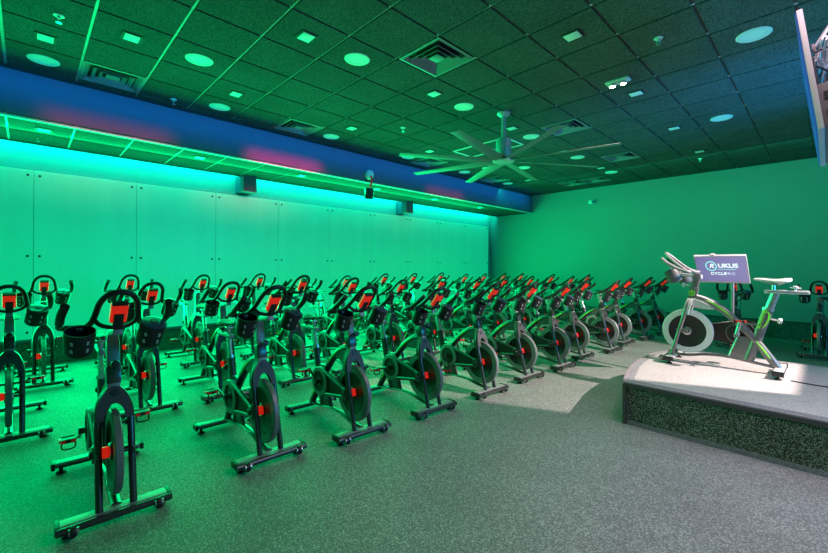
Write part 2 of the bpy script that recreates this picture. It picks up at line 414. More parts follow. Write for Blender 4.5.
# ceiling fan
FX, FY = -3.29, 4.98
t = thing('ceiling_fan', (FX, FY, CEIL), 'large ceiling fan on a long down rod over the middle row of bikes', 'fan')
MB().lathe([(0, 0), (.095, 0), (.095, -.02), (.07, -.045), (.03, -.06), (0, -.06)], (0, 0, 0), 'z', 28).build('ceiling_mount', M['fanbody'], t)
MB().cyl((0, 0, -.05), (0, 0, -.40), .034, 18).build('down_rod', M['fanbody'], t)
MB().lathe([(0, -.36), (.07, -.37), (.105, -.385), (.11, -.42), (.11, -.50), (.104, -.505), (.104, -.515), (.112, -.52), (.112, -.66), (.1, -.68), (0, -.68)], (0, 0, 0), 'z', 36).build('motor', M['fanbody'], t)
MB().lathe([(0, -.68), (.15, -.685), (.16, -.70), (.15, -.715), (0, -.725)], (0, 0, 0), 'z', 36).build('hub', M['fanbody'], t)
for k in range(8):
    a = 2*PI*k/8 + .22
    mb = MB(); n = 10; sec = []
    for q in range(n+1):
        r = .13 + (1.53-.13)*q/n; w = .085 - .02*q/n; tw = R(14 - 9*q/n)
        ring = []
        for u, v in ((-1, 0), (-.4, .012), (.3, .010), (1, 0), (.3, -.004), (-.4, -.003)):
            ring.append(mb.bm.verts.new((r, u*w*math.cos(tw) - v*math.sin(tw), u*w*math.sin(tw) + v)))
        sec.append(ring)
    for A, B in zip(sec, sec[1:]):
        for z in range(6): mb.bm.faces.new((A[z], A[(z+1) % 6], B[(z+1) % 6], B[z]))
    mb.bm.faces.new(sec[0][::-1]); mb.bm.faces.new(sec[-1])
    bmesh.ops.transform(mb.bm, matrix=Matrix.Translation((0, 0, -.70)) @ Matrix.Rotation(a, 4, 'Z'), verts=mb.bm.verts[:])
    mb.build('blade', M['fanblade'], t)

# security camera on the soffit, wall box at the back
t = thing('security_camera', (XS, 4.93, 3.30), 'small camera on a red arm hanging from the soffit face', 'camera')
MB().lathe([(0, 0), (.055, 0), (.06, .02), (.05, .05), (.025, .065), (0, .068)], (0, 0, 0), 'x', 24).build('mount', M['white'], t)
mb = MB(); mb.tube(catmull([(.05, 0, -.01), (.075, -.0, -.07), (.06, -.01, -.15)], 5), .012, 10); mb.build('arm', M['redref'], t)
h = MB().box((.06, -.03, -.22), (.11, .09, .12), rot=(0, .3, -.5), bev=.012).build('camera_head', M['black'], t)
MB().lathe([(.03, 0), (.034, .03), (.02, .032), (0, .026)], (.1, -.05, -.235), (.85, -.35, -.3), 18).build('lens', M['rubber'], h)
sc_root = [o for o in C.objects if o.name.startswith('security_camera')][0]; sc_root.scale = (1.75, 1.75, 1.75)
t = thing('wall_sensor', (-4.6, YB, 3.29), 'small white sensor box high on the green back wall', 'sensor')
MB().box((0, -.045, 0), (.15, .09, .10), bev=.012).build('body', M['white'], t)
MB().box((.045, -.092, 0), (.05, .012, .06), bev=.004).build('sensor_window', M['black'], t)

# ================================================================== PODIUM
PZ = .40
outline = [(-1.335, 4.055), (-1.375, 4.19), (-1.43, 4.44), (-1.50, 4.8), (-1.535, 5.2), (-1.535, 5.55), (-1.49, 5.84), (-1.36, 6.06), (-1.12, 6.19), (-.8, 6.24), (-.3, 6.26), (1.4, 6.27)]
left = [(v.x, v.y) for v in catmull([(x, y, 0) for x, y in outline], 6)]
poly = left + [(1.4, 4.05)]
def inset(pts, d):
    n = len(pts); out = []
    for k in range(n):
        p0, p1, p2 = Vector(pts[k-1]), Vector(pts[k]), Vector(pts[(k+1) % n])
        e1 = (p1-p0).normalized(); e2 = (p2-p1).normalized()
        n1 = Vector((-e1.y, e1.x)); n2 = Vector((-e2.y, e2.x)); m = (n1+n2); m.normalize()
        m /= max(.4, m.dot(n1)); out.append(tuple(p1 + m*d))
    return out
sgn = sum(poly[k-1][0]*poly[k][1]-poly[k][0]*poly[k-1][1] for k in range(len(poly)))
D = 1 if sgn > 0 else -1
fn = lambda p, q, t: Vector((p, q, t))
t = thing('podium', (0, 0, 0), 'low carpeted instructor podium with a curved end, right of the bikes', 'podium')
MB().prism(inset(poly, .006*D), fn, .04, PZ-.05).build('carpet_side', M['podside'], t, smooth=25)
MB().prism(poly, fn, 0, .04).build('plinth', M['podborder'], t, smooth=25)
MB().prism(inset(poly, -.004*D), fn, PZ-.05, PZ-.012).build('edge_band', M['edge'], t, smooth=25)
MB().prism(inset(poly, -.006*D), fn, PZ-.014, PZ-.002).build('nosing_strip', M['pink'], t, smooth=25)
MB().prism(inset(poly, .03*D), fn, PZ-.012, PZ).build('border_carpet', M['podborder'], t, smooth=25)
MB().prism(inset(poly, .085*D), fn, PZ-.01, PZ+.002).build('top_carpet', M['podtop'], t, smooth=25)
mb = MB().box((-1.327, 4.049, PZ/2-.01), (.03, .02, PZ-.03)); mb.build('corner_trim', M['edge'], t, smooth=0)

# ================================================================== BIKES
def fx(z): return -(z-.05)*.255          # fork lean
def build_bike(name, label, mm, instructor=False, group='spin bikes'):
    t = thing(name, (0, 0, 0), label, 'spin bike', group)
    # --- front stabilizer
    o = MB().box((-.015, 0, .068), (.075, .50, .02), bev=.006).build('front_stabilizer', mm['plate'], t)
    mb = MB().tube([(.045, -.265, .058), (.045, .265, .058)], .02, 14); mb.build('front_bar', mm['frame'], o)
    for s in (-1, 1):
        MB().box((-.012, s*.258, .058), (.10, .022, .05), bev=.008).build('end_cap', M['black'], o)
        mb = MB(); c = (.062, s*.195, .05)
        mb.lathe([(0, -.014), (.018, -.014), (.03, -.011), (.033, 0), (.03, .011), (.018, .014), (0, .014)], c, 'y', 20)
        mb.build('transport_wheel', M['rubber'], o)
        MB().lathe([(.0, -.02), (.02, -.02), (.02, -.022), (.02, .022), (.02, .024), (0, .024)], c, 'y', 12).build('axle_bolt', mm['steel'], o)
        MB().lathe([(0, 0), (.028, 0), (.03, .008), (.012, .016), (.01, .05), (0, .05)], (-.015, s*.215, 0), 'z', 16).build('leveling_foot', M['rubber'], o)
    # --- rear stabilizer
    o = MB().box((-.92, 0, .062), (.075, .50, .036), bev=.009).build('rear_stabilizer', mm['plate'], t)
    for s in (-1, 1):
        MB().box((-.92, s*.258, .06), (.09, .024, .05), bev=.008).build('end_cap', M['black'], o)
        MB().lathe([(0, 0), (.028, 0), (.03, .008), (.012, .016), (.01, .05), (0, .05)], (-.92, s*.215, 0), 'z', 16).build('leveling_foot', M['rubber'], o)
    MB().box((-.92, 0, .052), (.082, .46, .016), bev=.004).build('lower_channel', M['black'], o)
    # --- fork: two legs joined by an arch
    pts = [(fx(.07), -.08, .07), (fx(.3), -.08, .3), (fx(.52), -.08, .52)]
    for k in range(1, 12):
        a = PI*k/12
        z = .55 + .165*math.sin(a); pts.append((fx(z), -.08*math.cos(a), z))
    pts += [(fx(.52), .08, .52), (fx(.3), .08, .3), (fx(.07), .08, .07)]
    mb = MB().tube(catmull(pts, 3), (.021, .019), 12); fk = mb.build('fork', mm['frame'], t)
    mb = MB(); po = []; n = 18
    for k in range(n+1):
        a = PI*k/n; po.append((-.096*math.cos(a), .555 + .185*math.sin(a)))
    for k in range(n, -1, -1):
        a = PI*k/n; po.append((-.056*math.cos(a), .545 + .095*math.sin(a)))
    for th0, th1 in ((-.034, .026),):
        A = [mb.bm.verts.new((fx(z)+th0, y, z)) for y, z in po]; B = [mb.bm.verts.new((fx(z)+th1, y*.94, z)) for y, z in po]
        m2 = len(po)
        for k in range(m2): mb.bm.faces.new((A[k], A[(k+1) % m2], B[(k+1) % m2], B[k]))
        half = n+1
        for k in range(n):
            mb.bm.faces.new((A[k], A[k+1], A[m2-2-k], A[m2-1-k])); mb.bm.faces.new((B[k+1], B[k], B[m2-1-k], B[m2-2-k]))
    mb.build('fork_crown', mm['cover'], fk)
    MB().lathe([(.0, .03), (.018, .03), (.02, .026), (.02, .018)], (fx(.695), 0, .695), (1, 0, .25), 20).build('badge', M['black'], fk)
    # fairing behind the crown
    mb = MB(); pr = [(-.15, .70), (-.20, .735), (-.30, .70), (-.40, .632), (-.405, .618), (-.30, .615), (-.20, .625)]
    mb.prism(pr, lambda p, q, tt: Vector((p, tt, q)), -.045, .045); bmesh.ops.bevel(mb.bm, geom=mb.bm.edges[:], offset=.012, segments=2, affect='EDGES')
    mb.build('fork_fairing', mm['fairing'], fk)
    # --- flywheel
    WC = (-.14, 0, .355)
    w = MB().lathe([(0, -.02), (.05, -.02), (.055, -.012), (.15, -.010), (.16, -.016), (.19, -.016), (.19, .016), (.16, .016), (.15, .010), (.055, .012), (.05, .02), (0, .02)], WC, 'y', 48).build('flywheel', mm['wheel'], t)
    MB().lathe([(.182, -.021), (.238, -.021), (.245, -.014), (.245, .014), (.238, .021), (.182, .021), (.182, -.021)], WC, 'y', 56).build('rim', mm['rim'], w)
    MB().lathe([(.026, -.03), (.044, -.028), (.048, -.018), (.048, .018), (.044, .028), (.026, .03), (.02, .022), (0, .022)], WC, 'y', 24).build('hub_ring', mm['steel'], w)
    mb = MB().cyl((-.14, -.10, .355), (-.14, .10, .355), .011, 12)
    for s in (-1, 1): mb.box((-.105, s*.085, .362), (.11, .016, .04), rot=(0, .0, 0), bev=.005)
    mb.build('axle', mm['frame'], w)
    MB().box((-.085, -.046, .375), (.05, .034, .062), rot=(0, -.25, 0), bev=.008).build('brake_sensor', M['red'], t)
    # --- main beam
    bpts = catmull([(-.19, 0, .735), (-.26, 0, .728), (-.36, 0, .690), (-.48, 0, .605), (-.61, 0, .465), (-.735, 0, .322), (-.835, 0, .178), (-.905, 0, .07)], 5)
    nb = len(bpts)
    mb = MB().tube(bpts, (.03, .036), 14, side=(0, 1, 0)); beam = mb.build('main_beam', mm['frame'], t)
    # double ridge on top of the beam
    ridge = [p + Vector((.012, 0, .028)) for p in bpts[2:-2]]
    MB().tube(ridge, (.026, .012), 10, side=(0, 1, 0)).build('beam_top_cover', mm['beamtop'], beam)
    for s in (-1, 1):
        for a0, a1 in ((8, 19), (25, 32)):
            seg = [p + Vector((0, s*.0285, .004)) for p in bpts[a0:a1]]; m2 = len(seg)
            rr = [(.004, .001 + .0075*math.sin(PI*(k+.3)/(m2-.4))) for k in range(m2)]
            MB().tube(seg, rr, 8, side=(0, 1, 0)).build('lime_stripe', M['lime'], beam)
    # --- bottom tube
    base = catmull([(-.03, 0, .075), (-.16, 0, .085), (-.32, 0, .115), (-.50, 0, .122), (-.70, 0, .098), (-.92, 0, .07)], 5)
    MB().tube(base, (.028, .015), 12, side=(0, 1, 0)).build('bottom_tube', mm['frame'], t)
    MB().tube([(-.515, 0, .125), (-.60, 0, .37)], .012, 10).build('strut', mm['steel'] if instructor else mm['frame'], t)
    mb = MB().prism([(-.53, .125), (-.605, .35), (-.70, .36), (-.76, .27), (-.68, .11)], lambda p, q, tt: Vector((p, tt, q)), -.014, .014); mb.build('lower_shroud', mm['shroud'], t, smooth=0)
    # --- seat tube, post, slider, saddle
    st = MB().tube([(-.675, 0, .10), (-.755, 0, .38), (-.832, 0, .655)], (.026, .044), 14, side=(0, 1, 0)).build('seat_tube', mm['frame'], t)
    MB().tube([(-.828, 0, .64), (-.834, 0, .665)], (.031, .049), 14, side=(0, 1, 0)).build('tube_collar', mm['steel'], st)
    MB().box((-.70, 0, .49), (.16, .03, .022), bev=.006).build('cross_brace', mm['frame'], st)
    po = MB().tube([(-.82, 0, .60), (-.888, 0, .832)], (.019, .036), 14, side=(0, 1, 0)).build('seat_post', mm['steel'], t)
    kn = MB().cyl((-.83, 0, .56), (-.905, 0, .545), .008, 10).build('post_knob', mm['steel'], t)
    MB().lathe([(0, 0), (.018, 0), (.026, .006), (.03, .02), (.024, .034), (0, .036)], (-.9, 0, .546), (-1, 0, -.15), 14).build('knob_grip', mm['knob'], kn)
    sl = MB().box((-.965, 0, .834), (.33, .042, .036), bev=.010).build('seat_slider', mm['slider'], t)
    MB().box((-.965, 0, .834), (.29, .046, .008), bev=.002).build('slider_slot', mm['frame'], sl)
    mb = MB().lathe([(.01, 0), (.01, .02), (.02, .024), (.022, .04), (.012, .048), (0, .048)], (-1.03, 0, .85), 'z', 14); mb.tube([(-1.07, 0, .874), (-.99, 0, .878)], .006, 8); mb.build('slider_knob', mm['knob'], sl)
    mb = MB(); sec = []
    for x, wd, th, zt in ((-.715, .012, .018, .947), (-.735, .022, .028, .951), (-.79, .026, .032, .950), (-.845, .032, .036, .944), (-.895, .055, .046, .944), (-.945, .078, .052, .951), (-.985, .074, .046, .957), (-1.004, .045, .03, .954)):
        ring = []
        for k in range(14):
            a = 2*PI*k/14; y = wd*math.cos(a); z = zt + .018 - th/2 + th/2*math.sin(a)*(1 if math.sin(a) > 0 else 1.0) - (.012*(abs(y)/.08)**2)
            ring.append(mb.bm.verts.new((x, y, z)))
        sec.append(ring)
    for A, B in zip(sec, sec[1:]):
        for k in range(14): mb.bm.faces.new((A[k], A[(k+1) % 14], B[(k+1) % 14], B[k]))
    mb.bm.faces.new(sec[0][::-1]); mb.bm.faces.new(sec[-1])
    sd = mb.build('saddle', mm['saddle'], t, smooth=60)
    mb = MB()
    for s in (-1, 1): mb.tube(catmull([(-.76, s*.008, .945), (-.83, s*.02, .92), (-.90, s*.022, .91), (-.96, s*.03, .928)], 4), .005, 6)
    mb.cyl((-.87, 0, .845), (-.87, 0, .91), .016, 12); mb.box((-.87, 0, .91), (.05, .06, .02), bev=.004); mb.build('saddle_rails', mm['steel'], sd)
    # --- chain guard and cranks
    CC = (-.59, -.085, .37)
    mb = MB()
    mb.tube([(-.535, -.085, .482), (-.34, -.085, .432), (-.14, -.088, .388)], [(.013, .019), (.013, .017), (.013, .015)], 10, side=(0, 1, 0))
    mb.tube([(-.545, -.085, .262), (-.34, -.085, .297), (-.14, -.088, .328)], [(.013, .019), (.013, .017), (.013, .015)], 10, side=(0, 1, 0))
    mb.lathe([(.0, -.016), (.046, -.016), (.052, -.01), (.052, .012), (0, .012)], (-.14, -.09, .358), 'y', 28)
    hull = [(-.59+.135*math.cos(a), .37+.135*math.sin(a)) for a in [PI/2+.15+PI*k/12*.95 for k in range(13)]] + [(-.14, .315), (-.10, .335), (-.10, .38), (-.14, .402)]
    cg = mb.build('chain_guard', mm['frame'], t)
    MB().prism(hull, lambda p, q, tt: Vector((p, tt, q)), -.078, -.066).build('guard_plate', mm['gplate'], cg, smooth=30)
    MB().lathe([(.098, -.016), (.132, -.014), (.14, -.006), (.14, .016), (.105, .02), (.095, .01), (.098, -.016)], CC, 'y', 44).build('guard_ring', mm['gring'], cg)
    MB().lathe([(0, -.006), (.03, -.012), (.035, -.006), (.1, -.004), (.1, .012), (0, .012)], CC, 'y', 36).build('chain_ring', mm['wheel'], cg)
    MB().lathe([(.0, -.028), (.018, -.028), (.022, -.018), (.022, .0), (0, 0)], (-.14, -.09, .358), 'y', 20).build('hub_cap', M['black'], cg)
    for s in (-1, 1):
        yo = s*.125
        mb = MB().tube([(0, 0, 0), (.165, 0, 0)], [(.010, .017), (.009, .013)], 10, side=(0, 1, 0)); mb.lathe([(0, -.016), (.022, -.016), (.022, .016), (0, .016)], (0, 0, 0), 'y', 16)
        mb.cyl((0, 0, 0), (0, -s*.11, 0), .012, 10)
        ca = mb.build('crank_arm', mm['steel'] if instructor else mm['frame'], t, loc=(CC[0], yo, CC[2]))
        mb = MB(); yp = s*.06
        mb.box((0, yp, 0), (.07, .085, .016), bev=.005); mb.cyl((0, 0, 0), (0, s*.03, 0), .007, 8)
        for q in (-1, 1): mb.box((q*.038, yp, 0), (.012, .075, .026), bev=.003)
        pd = mb.build('pedal', M['black'], ca, loc=(.165, 0, 0))
        mb = MB()
        for q in (-1, 1):
            for r_ in (-1, 1): mb.box((q*.046, yp + r_*.026, 0), (.006, .02, .016))
        mb.box((0, yp + s*.045, 0), (.05, .006, .016))
        mb.tube(catmull([(.03, yp-.035, .008), (.045, yp-.02, .045), (.045, yp+.02, .045), (.03, yp+.035, .008)], 4), .004, 6)
        # reflectors and cage share the pedal; reflector mesh carries the red material
        mb.bm.free(); mb = MB()
        for q in (-1, 1):
            for r_ in (-1, 1): mb.box((q*.046, yp + r_*.026, 0), (.006, .024, .018))
        mb.box((0, yp + s*.045, 0), (.05, .006, .018))
        rf = mb.build('reflector', M['redref'], ca, smooth=0, loc=(.165, 0, 0))
        mb = MB().tube(catmull([(.035, yp-.035, -.008), (.05, yp-.03, -.045), (.05, yp+.03, -.045), (.035, yp+.035, -.008)], 4), .005, 6)
        mb.build('toe_cage', M['black'], ca, loc=(.165, 0, 0))
    # --- handlebar group (moved up and down per bike)
    hx = 0 if not instructor else -.025
    hz = 0 if not instructor else -.045
    hp = MB().box(((fx(.72)-.235)/2 - .005, 0, .86), (.066, .066, .30), rot=(0, -.2, 0), bev=.012).build('handlebar_post', mm['post'], t)
    MB().box((-.198, 0, .80), (.082, .074, .11), rot=(0, -.2, 0), bev=.012).build('post_sleeve', mm['frame'], hp)
    mb = MB().cyl((-.17, 0, .865), (-.115, 0, .875), .007, 10); mb.lathe([(0, 0), (.02, .002), (.026, .012), (.022, .03), (0, .034)], (-.12, 0, .874), (1, 0, .2), 14); mb.build('height_knob', mm['knob'], hp)
    mb = MB().box((-.13+hx, 0, 1.03+hz), (.24, .05, .034), rot=(0, -.12, 0), bev=.01); mb.box((-.235, 0, .995+hz*.6), (.085, .058, .05), bev=.012)
    mb.build('handlebar_slider', mm['slider'], t)
    H3 = lambda x, y, z: Vector((x+hx, y, z+hz))
    half = [(.085, -.235, 1.212), (.03, -.248, 1.165), (-.07, -.252, 1.105), (-.15, -.250, 1.078), (-.178, -.225, 1.07), (-.172, -.18, 1.068), (-.145, -.136, 1.074), (-.095, -.112, 1.105), (-.03, -.099, 1.158), (.03, -.089, 1.214), (.07, -.068, 1.254), (.092, -.037, 1.276), (.098, 0, 1.283)]
    full = half + [(x, -y, z) for x, y, z in half[-2::-1]]
    mb = MB().tube(catmull([H3(*p) for p in full], 4), .0165, 12); hb = mb.build('handlebar', mm['grip'], t)
    mb = MB().tube(catmull([H3(-.07, -.104, 1.12), H3(-.05, -.07, 1.085), H3(-.03, 0, 1.07), H3(-.05, .07, 1.085), H3(-.07, .104, 1.12)], 5), .0125, 10); mb.build('cross_bar', mm['grip'], hb)
    for s in (-1, 1):
        MB().tube(catmull([H3(.088, s*.2345, 1.215), H3(.03, s*.248, 1.165), H3(-.05, s*.252, 1.115)], 5), .021, 12).build('horn_grip', mm['grip'], hb)
    # console
    if True:
        rot = Matrix.Rotation(R(40), 3, 'Y')
        cc = H3(.03, 0, 1.165)
        def L(x, y, z): return cc + rot @ Vector((x, y, z))
        co = MB(); co.box(cc, (.038, .082, .145), rot=rot, bev=.012); con = co.build('console', M['red'] if not instructor else M['black'], t)
        MB().box(L(.0195, 0, -.032), (.008, .048, .07), rot=rot, bev=.003).build('rear_inset', M['black'], con)
        MB().box(L(.004, 0, .073), (.036, .076, .01), rot=rot, bev=.003).build('top_edge', M['black'], con)
        MB().box(L(-.02, 0, .01), (.004, .068, .10), rot=rot, bev=.001).build('console_screen', M['dark'], con)
        MB().box(L(.012, 0, -.085), (.03, .05, .05), rot=rot, bev=.008).build('console_bracket', M['black'], con)
    # bottle holders
    for s in (-1, 1):
        ax = Vector((-.36, s*.02, -.93) if s < 0 else (-.42, -.16, -.9)).normalized()
        c = H3(-.02, s*.168, 1.068) if s < 0 else H3(.015, s*.172, 1.085)
        mb = MB().lathe([(.067, .0), (.071, .0), (.072, .02), (.067, .125), (.055, .142), (0, .145)], c, tuple(ax), 28)
        if s < 0: mb.lathe([(.067, 0), (.063, .12), (0, .125)], c, tuple(ax), 28)
        bh = mb.build('bottle_holder', mm['holder'], t)
        for a in (-.5, .45):
            for zz in (.045, .09):
                u = Vector((math.cos(a), math.sin(a), 0)); u = (u - ax*u.dot(ax)).normalized()
                p = c + ax*zz + u*.0712
                MB().box(p, (.006, .012, .024), rot=Matrix.Rotation(a, 3, 'Z') @ Matrix.Rotation(.38, 3, 'Y'), bev=.002).build('holder_slot', mm['slotm'], bh, smooth=0)
        if s > 0:
            MB().lathe([(.069, .012), (.069, -.006), (.055, -.012), (.022, -.012), (.02, -.02), (0, -.02)], c, tuple(ax), 28).build('holder_lid', M['lid'], bh)
        MB().box(c + Vector((-.06, -s*.0, .0)), (.05, .03, .02), bev=.005).build('holder_clamp', M['black'], bh)
    if instructor:
        # lime lettering and sweep on the seat tube, round badge on the post sleeve
        dirv = Vector((-.832+.675, 0, .555)).normalized()
        for s in (1, -1):
            xax = dirv; nrm = Vector((0, s, 0)); yax = nrm.cross(xax)
            m4 = Matrix((( xax.x, yax.x, nrm.x, -.795+.012), (xax.y, yax.y, nrm.y, s*.0285), (xax.z, yax.z, nrm.z, .555), (0, 0, 0, 1)))
            text_obj('lettering', 'SCHWINN', .045, M['lime'], st, m4, shear=.1, bold=.0008)
            sw = [Vector((-.815, s*.027, .64)), Vector((-.84, s*.026, .60)), Vector((-.828, s*.026, .53)), Vector((-.785, s*.027, .455))]
            seg = catmull(sw, 6); m2 = len(seg)
            MB().tube(seg, [(.003, .002 + .007*math.sin(PI*k/(m2-1))) for k in range(m2)], 8, side=(0, 1, 0)).build('lime_sweep', M['lime'], st)
            mb = MB().lathe([(.024, .0), (.031, .0), (.031, .003), (.024, .003), (.024, 0)], (-.187, s*.038, .785), 'y', 28)
            mb.build('round_badge', M['lime'], hp)
            m4 = Matrix.Translation((-.187, s*.0415, .785)) @ Matrix.Rotation(PI if s > 0 else 0, 4, 'Z') @ Matrix.Rotation(PI/2, 4, 'X')
            text_obj('badge_letter', 'R', .042, M['lime'], hp, m4, shear=.2, bold=.001)
    return t

rider = dict(plate=M['plate'], frame=M['frame'], steel=M['steel'], cover=M['cover'], fairing=M['shroud'], wheel=M['wheel'], rim=M['rim'], beamtop=M['shroud'], shroud=M['shroud'], knob=M['black'], slider=M['plate'], saddle=M['saddle'], post=M['plate'], grip=M['grip'], holder=M['black'], slotm=M['silver'], gplate=M['dark'], gring=M['rim'])
inst = dict(plate=M['silver'], frame=M['iframe'], steel=M['steel'], cover=M['silver'], fairing=M['silver'], wheel=M['wheel'], rim=M['irim'], beamtop=M['silver'], shroud=M['iframe'], knob=M['silver'], slider=M['silver'], saddle=M['isaddle'], post=M['iframe'], grip=M['igrip'], holder=M['iholder'], slotm=M['silver'], gplate=M['wheel'], gring=M['iframe'])  # lit variant of the rider set, spotlight brightness put into the colours

MOVE = ('handlebar_slider', 'handlebar', 'console', 'bottle_holder')
def pose(t, dz=0., ang=0., hdx=0.):
    for c in t.children:
        n = c.name.split('.')[0]
        if n in MOVE: c.location = (hdx, 0, dz)
        if n == 'crank_arm':
            a = ang if c.location.y < 0 else ang + PI
            c.rotation_euler = (0, a, 0)
            for g in c.children: g.rotation_euler = (0, -a, 0)

rowA = [(-2.84, .38, -1, .035, 2.6), (-2.895, 1.32, 0, .03, 3.3), (-2.772, 2.08, -2, .01, -2.5), (-2.724, 2.93, -2, -.025, 2.9), (-2.678, 3.817, -3, 0, 1.2), (-2.69, 4.70, -2, -.02, .4),
        (-2.646, 5.56, -2, -.045, 2.2), (-2.73, 6.42, -2, -.005, 1.6), (-2.60, 7.33, -1, -.04, 2.9), (-2.67, 8.2, -1, -.015, .2), (-2.58, 9.1, -1, -.01, 1.1), (-2.53, 10.05, -1, -.02, 2.4)]
rowB = [(-4.64, -.10, 1, .01, 2.8), (-4.63, .885, 1, .01, 3.0), (-4.59, 1.61, 0, .0, -2.6), (-4.57, 2.46, -1, .06, .5), (-4.55, 3.2, -1, .02, 2.2), (-4.52, 4.07, -1, -.02, 1.4), (-4.50, 4.95, -1, .0, 2.7),
        (-4.45, 5.85, -1, -.03, .8), (-4.42, 6.68, -1, -.015, 2.1), (-4.38, 7.6, -1, -.01, 1.0), (-4.35, 8.45, -1, .02, 2.9), (-4.31, 9.35, -1, -.03, .3), (-4.28, 10.2, -1, .0, 1.8)]
rowC = [(-6.43, .15, 0, .05, 2.0), (-6.41, .98, 0, .05, .9), (-6.38, 1.85, 0, .04, 2.7), (-6.36, 2.68, 0, .05, 1.3), (-6.34, 3.42, 0, .02, 2.2), (-6.31, 4.3, -1, .0, .6), (-6.28, 5.2, -1, .03, 2.9), (-6.26, 6.0, -1, .03, 1.5),
        (-6.24, 6.85, -1, .04, 2.3), (-6.21, 7.7, -1, .0, .4), (-6.19, 8.45, -1, .0, 1.9), (-6.16, 9.3, -1, .01, 2.5), (-6.13, 10.15, -1, .0, 1.2)]
src = None; used = False
def place(x, y, deg, dz, ang, label, group):
    global src
    if src is None:
        src = build_bike('spin_bike', label, rider, group=group); t = src
        t.location = (x, y, 0); t.rotation_euler = (0, 0, R(deg))
    else:
        t = copy_thing(src, (x, y, 0), R(deg), label, group=group)
    pose(t, dz, ang); return t
for n, q in enumerate(rowA):
    lab = ('black spin bike nearest the camera, first from the left in the front row' if n == 0 else
           'black spin bike with red console, %s from the left in the front row' % ORD[n] if n < 11 else 'black spin bike at the far back end of the front row')
    place(*q, lab, 'spin bikes in the front row')
for n, q in enumerate(rowB):
    lab = ('black spin bike cut by the left edge, first in the middle row' if n == 0 else 'black spin bike with red console, %s from the left in the middle row' % ORD[n] if n < 12 else 'black spin bike at the far back end of the middle row')
    place(*q, lab, 'spin bikes in the middle row')
for n, q in enumerate(rowC):
    lab = ('black spin bike by the wall panels, %s from left in the back row' % ORD[n] if n < 12 else 'black spin bike by the back corner, last in the row along the panels')
    place(*q, lab, 'spin bikes in the row along the wall panels')
place(-.10, 9.2, -92, -.02, 1.57, 'black spin bike facing the camera behind the podium, at the right edge', 'spin bikes behind the podium')
place(-1.2, 9.35, -88, -.04, .4, 'black spin bike facing the camera, half hidden behind the presentation screen', 'spin bikes behind the podium')

ib = build_bike('instructor_bike', 'grey spin bike with lime stripes and spotlit saddle, standing on the podium', inst, True, group='instructor bike')
ib.location = (-1.25, 5.40, PZ+.002); ib.rotation_euler = (0, 0, PI)
pose(ib, 0, 1.35)

# cord on the podium
tag(MB().tube(catmull([(-.24, 5.20, PZ+.009), (-.1, 5.17, PZ+.009), (.12, 5.16, PZ+.009), (.5, 5.1, PZ+.009), (1.2, 5.0, PZ+.009)], 6), .005, 8).build('cord', M['rubber']), 'thin dark cord on the podium, running right from the instructor bike rear foot', 'cord')

# ================================================================== PRESENTATION SCREEN ON A POLE
Yt, Zt, Yb, Zb = 5.62, 1.612, 5.98, 1.298
X0, X1 = -1.10, -.62
t = thing('screen_stand', (-.80, 6.12, PZ+.002), 'lilac presentation screen tilted forward on a slim pole behind the instructor bike', 'screen')
def W(p): return Vector(p) - Vector((-.80, 6.12, PZ+.002))
up = Vector((0, Yt-Yb, Zt-Zb)); hgt = up.length; up.normalize()
xa = Vector((1, 0, 0)); nrm = xa.cross(up)       # faces -y
ctr = W(((X0+X1)/2, (Yt+Yb)/2, (Zt+Zb)/2)); wid = X1-X0
rotm = Matrix((xa, up, nrm)).transposed()
pole = MB().cyl((0, 0, .012), (0, 0, 1.02), .017, 16).build('pole', M['iframe'], t)
MB().lathe([(0, 0), (.10, 0), (.10, .008), (.03, .02), (.02, .03), (0, .03)], (0, 0, 0), 'z', 32).build('pole_base', M['iframe'], t)
mb = MB().tube([(0, 0, 1.0), tuple(ctr + nrm*-.03)], .015, 10); mb.box(ctr - nrm*.026, (.12, .12, .02), rot=rotm, bev=.004); mb.build('mount_arm', M['iframe'], t)
scr = MB().box(ctr - nrm*.004, (wid, hgt, .026), rot=rotm, bev=.005).build('screen_housing', M['bezel'], t)
MB().box(ctr + nrm*.0105 + up*.012, (wid-.022, hgt-.05, .004), rot=rotm).build('display', M['display'], scr, smooth=0)
MB().box(ctr + up*(hgt/2+.012) - xa*.055, (.045, .03, .028), rot=rotm, bev=.008).build('webcam', M['bezel'], scr)
def TM(u, v, k=1.0): 
    p = ctr + nrm*.0135 + xa*u + up*v
    m = rotm.to_4x4(); m.translation = p
    return m @ Matrix.Diagonal((1, k, 1, 1))
text_obj('lettering', 'UKUS', .072, M['text'], scr, TM(.066, .075, 1.35), space=1.0, bold=.0022)
text_obj('logo_letter', 'R', .072, M['text'], scr, TM(-.087, .072, 1.35), shear=.25, bold=.002)
mb = MB(); po = []
mb2 = MB().lathe([(.044, 0), (.053, 0), (.053, .001), (.044, .001), (.044, 0)], (0, 0, 0), 'z', 36)
bmesh.ops.transform(mb2.bm, matrix=TM(-.09, .072, 1.6), verts=mb2.bm.verts[:]); mb2.build('logo_ring', M['cyan'], scr, smooth=0)
text_obj('lettering', 'CYCLE', .044, M['text'], scr, TM(-.035, -.062, 1.45), space=1.15, bold=.0012)
text_obj('lettering', 'PRO', .044, M['texthin'], scr, TM(.075, -.062, 1.45), space=1.15)
mb2 = MB().box((0, 0, 0), (.17, .006, .001)); bmesh.ops.transform(mb2.bm, matrix=TM(.05, .012), verts=mb2.bm.verts[:]); mb2.build('tagline_bar', M['cyan'], scr, smooth=0)

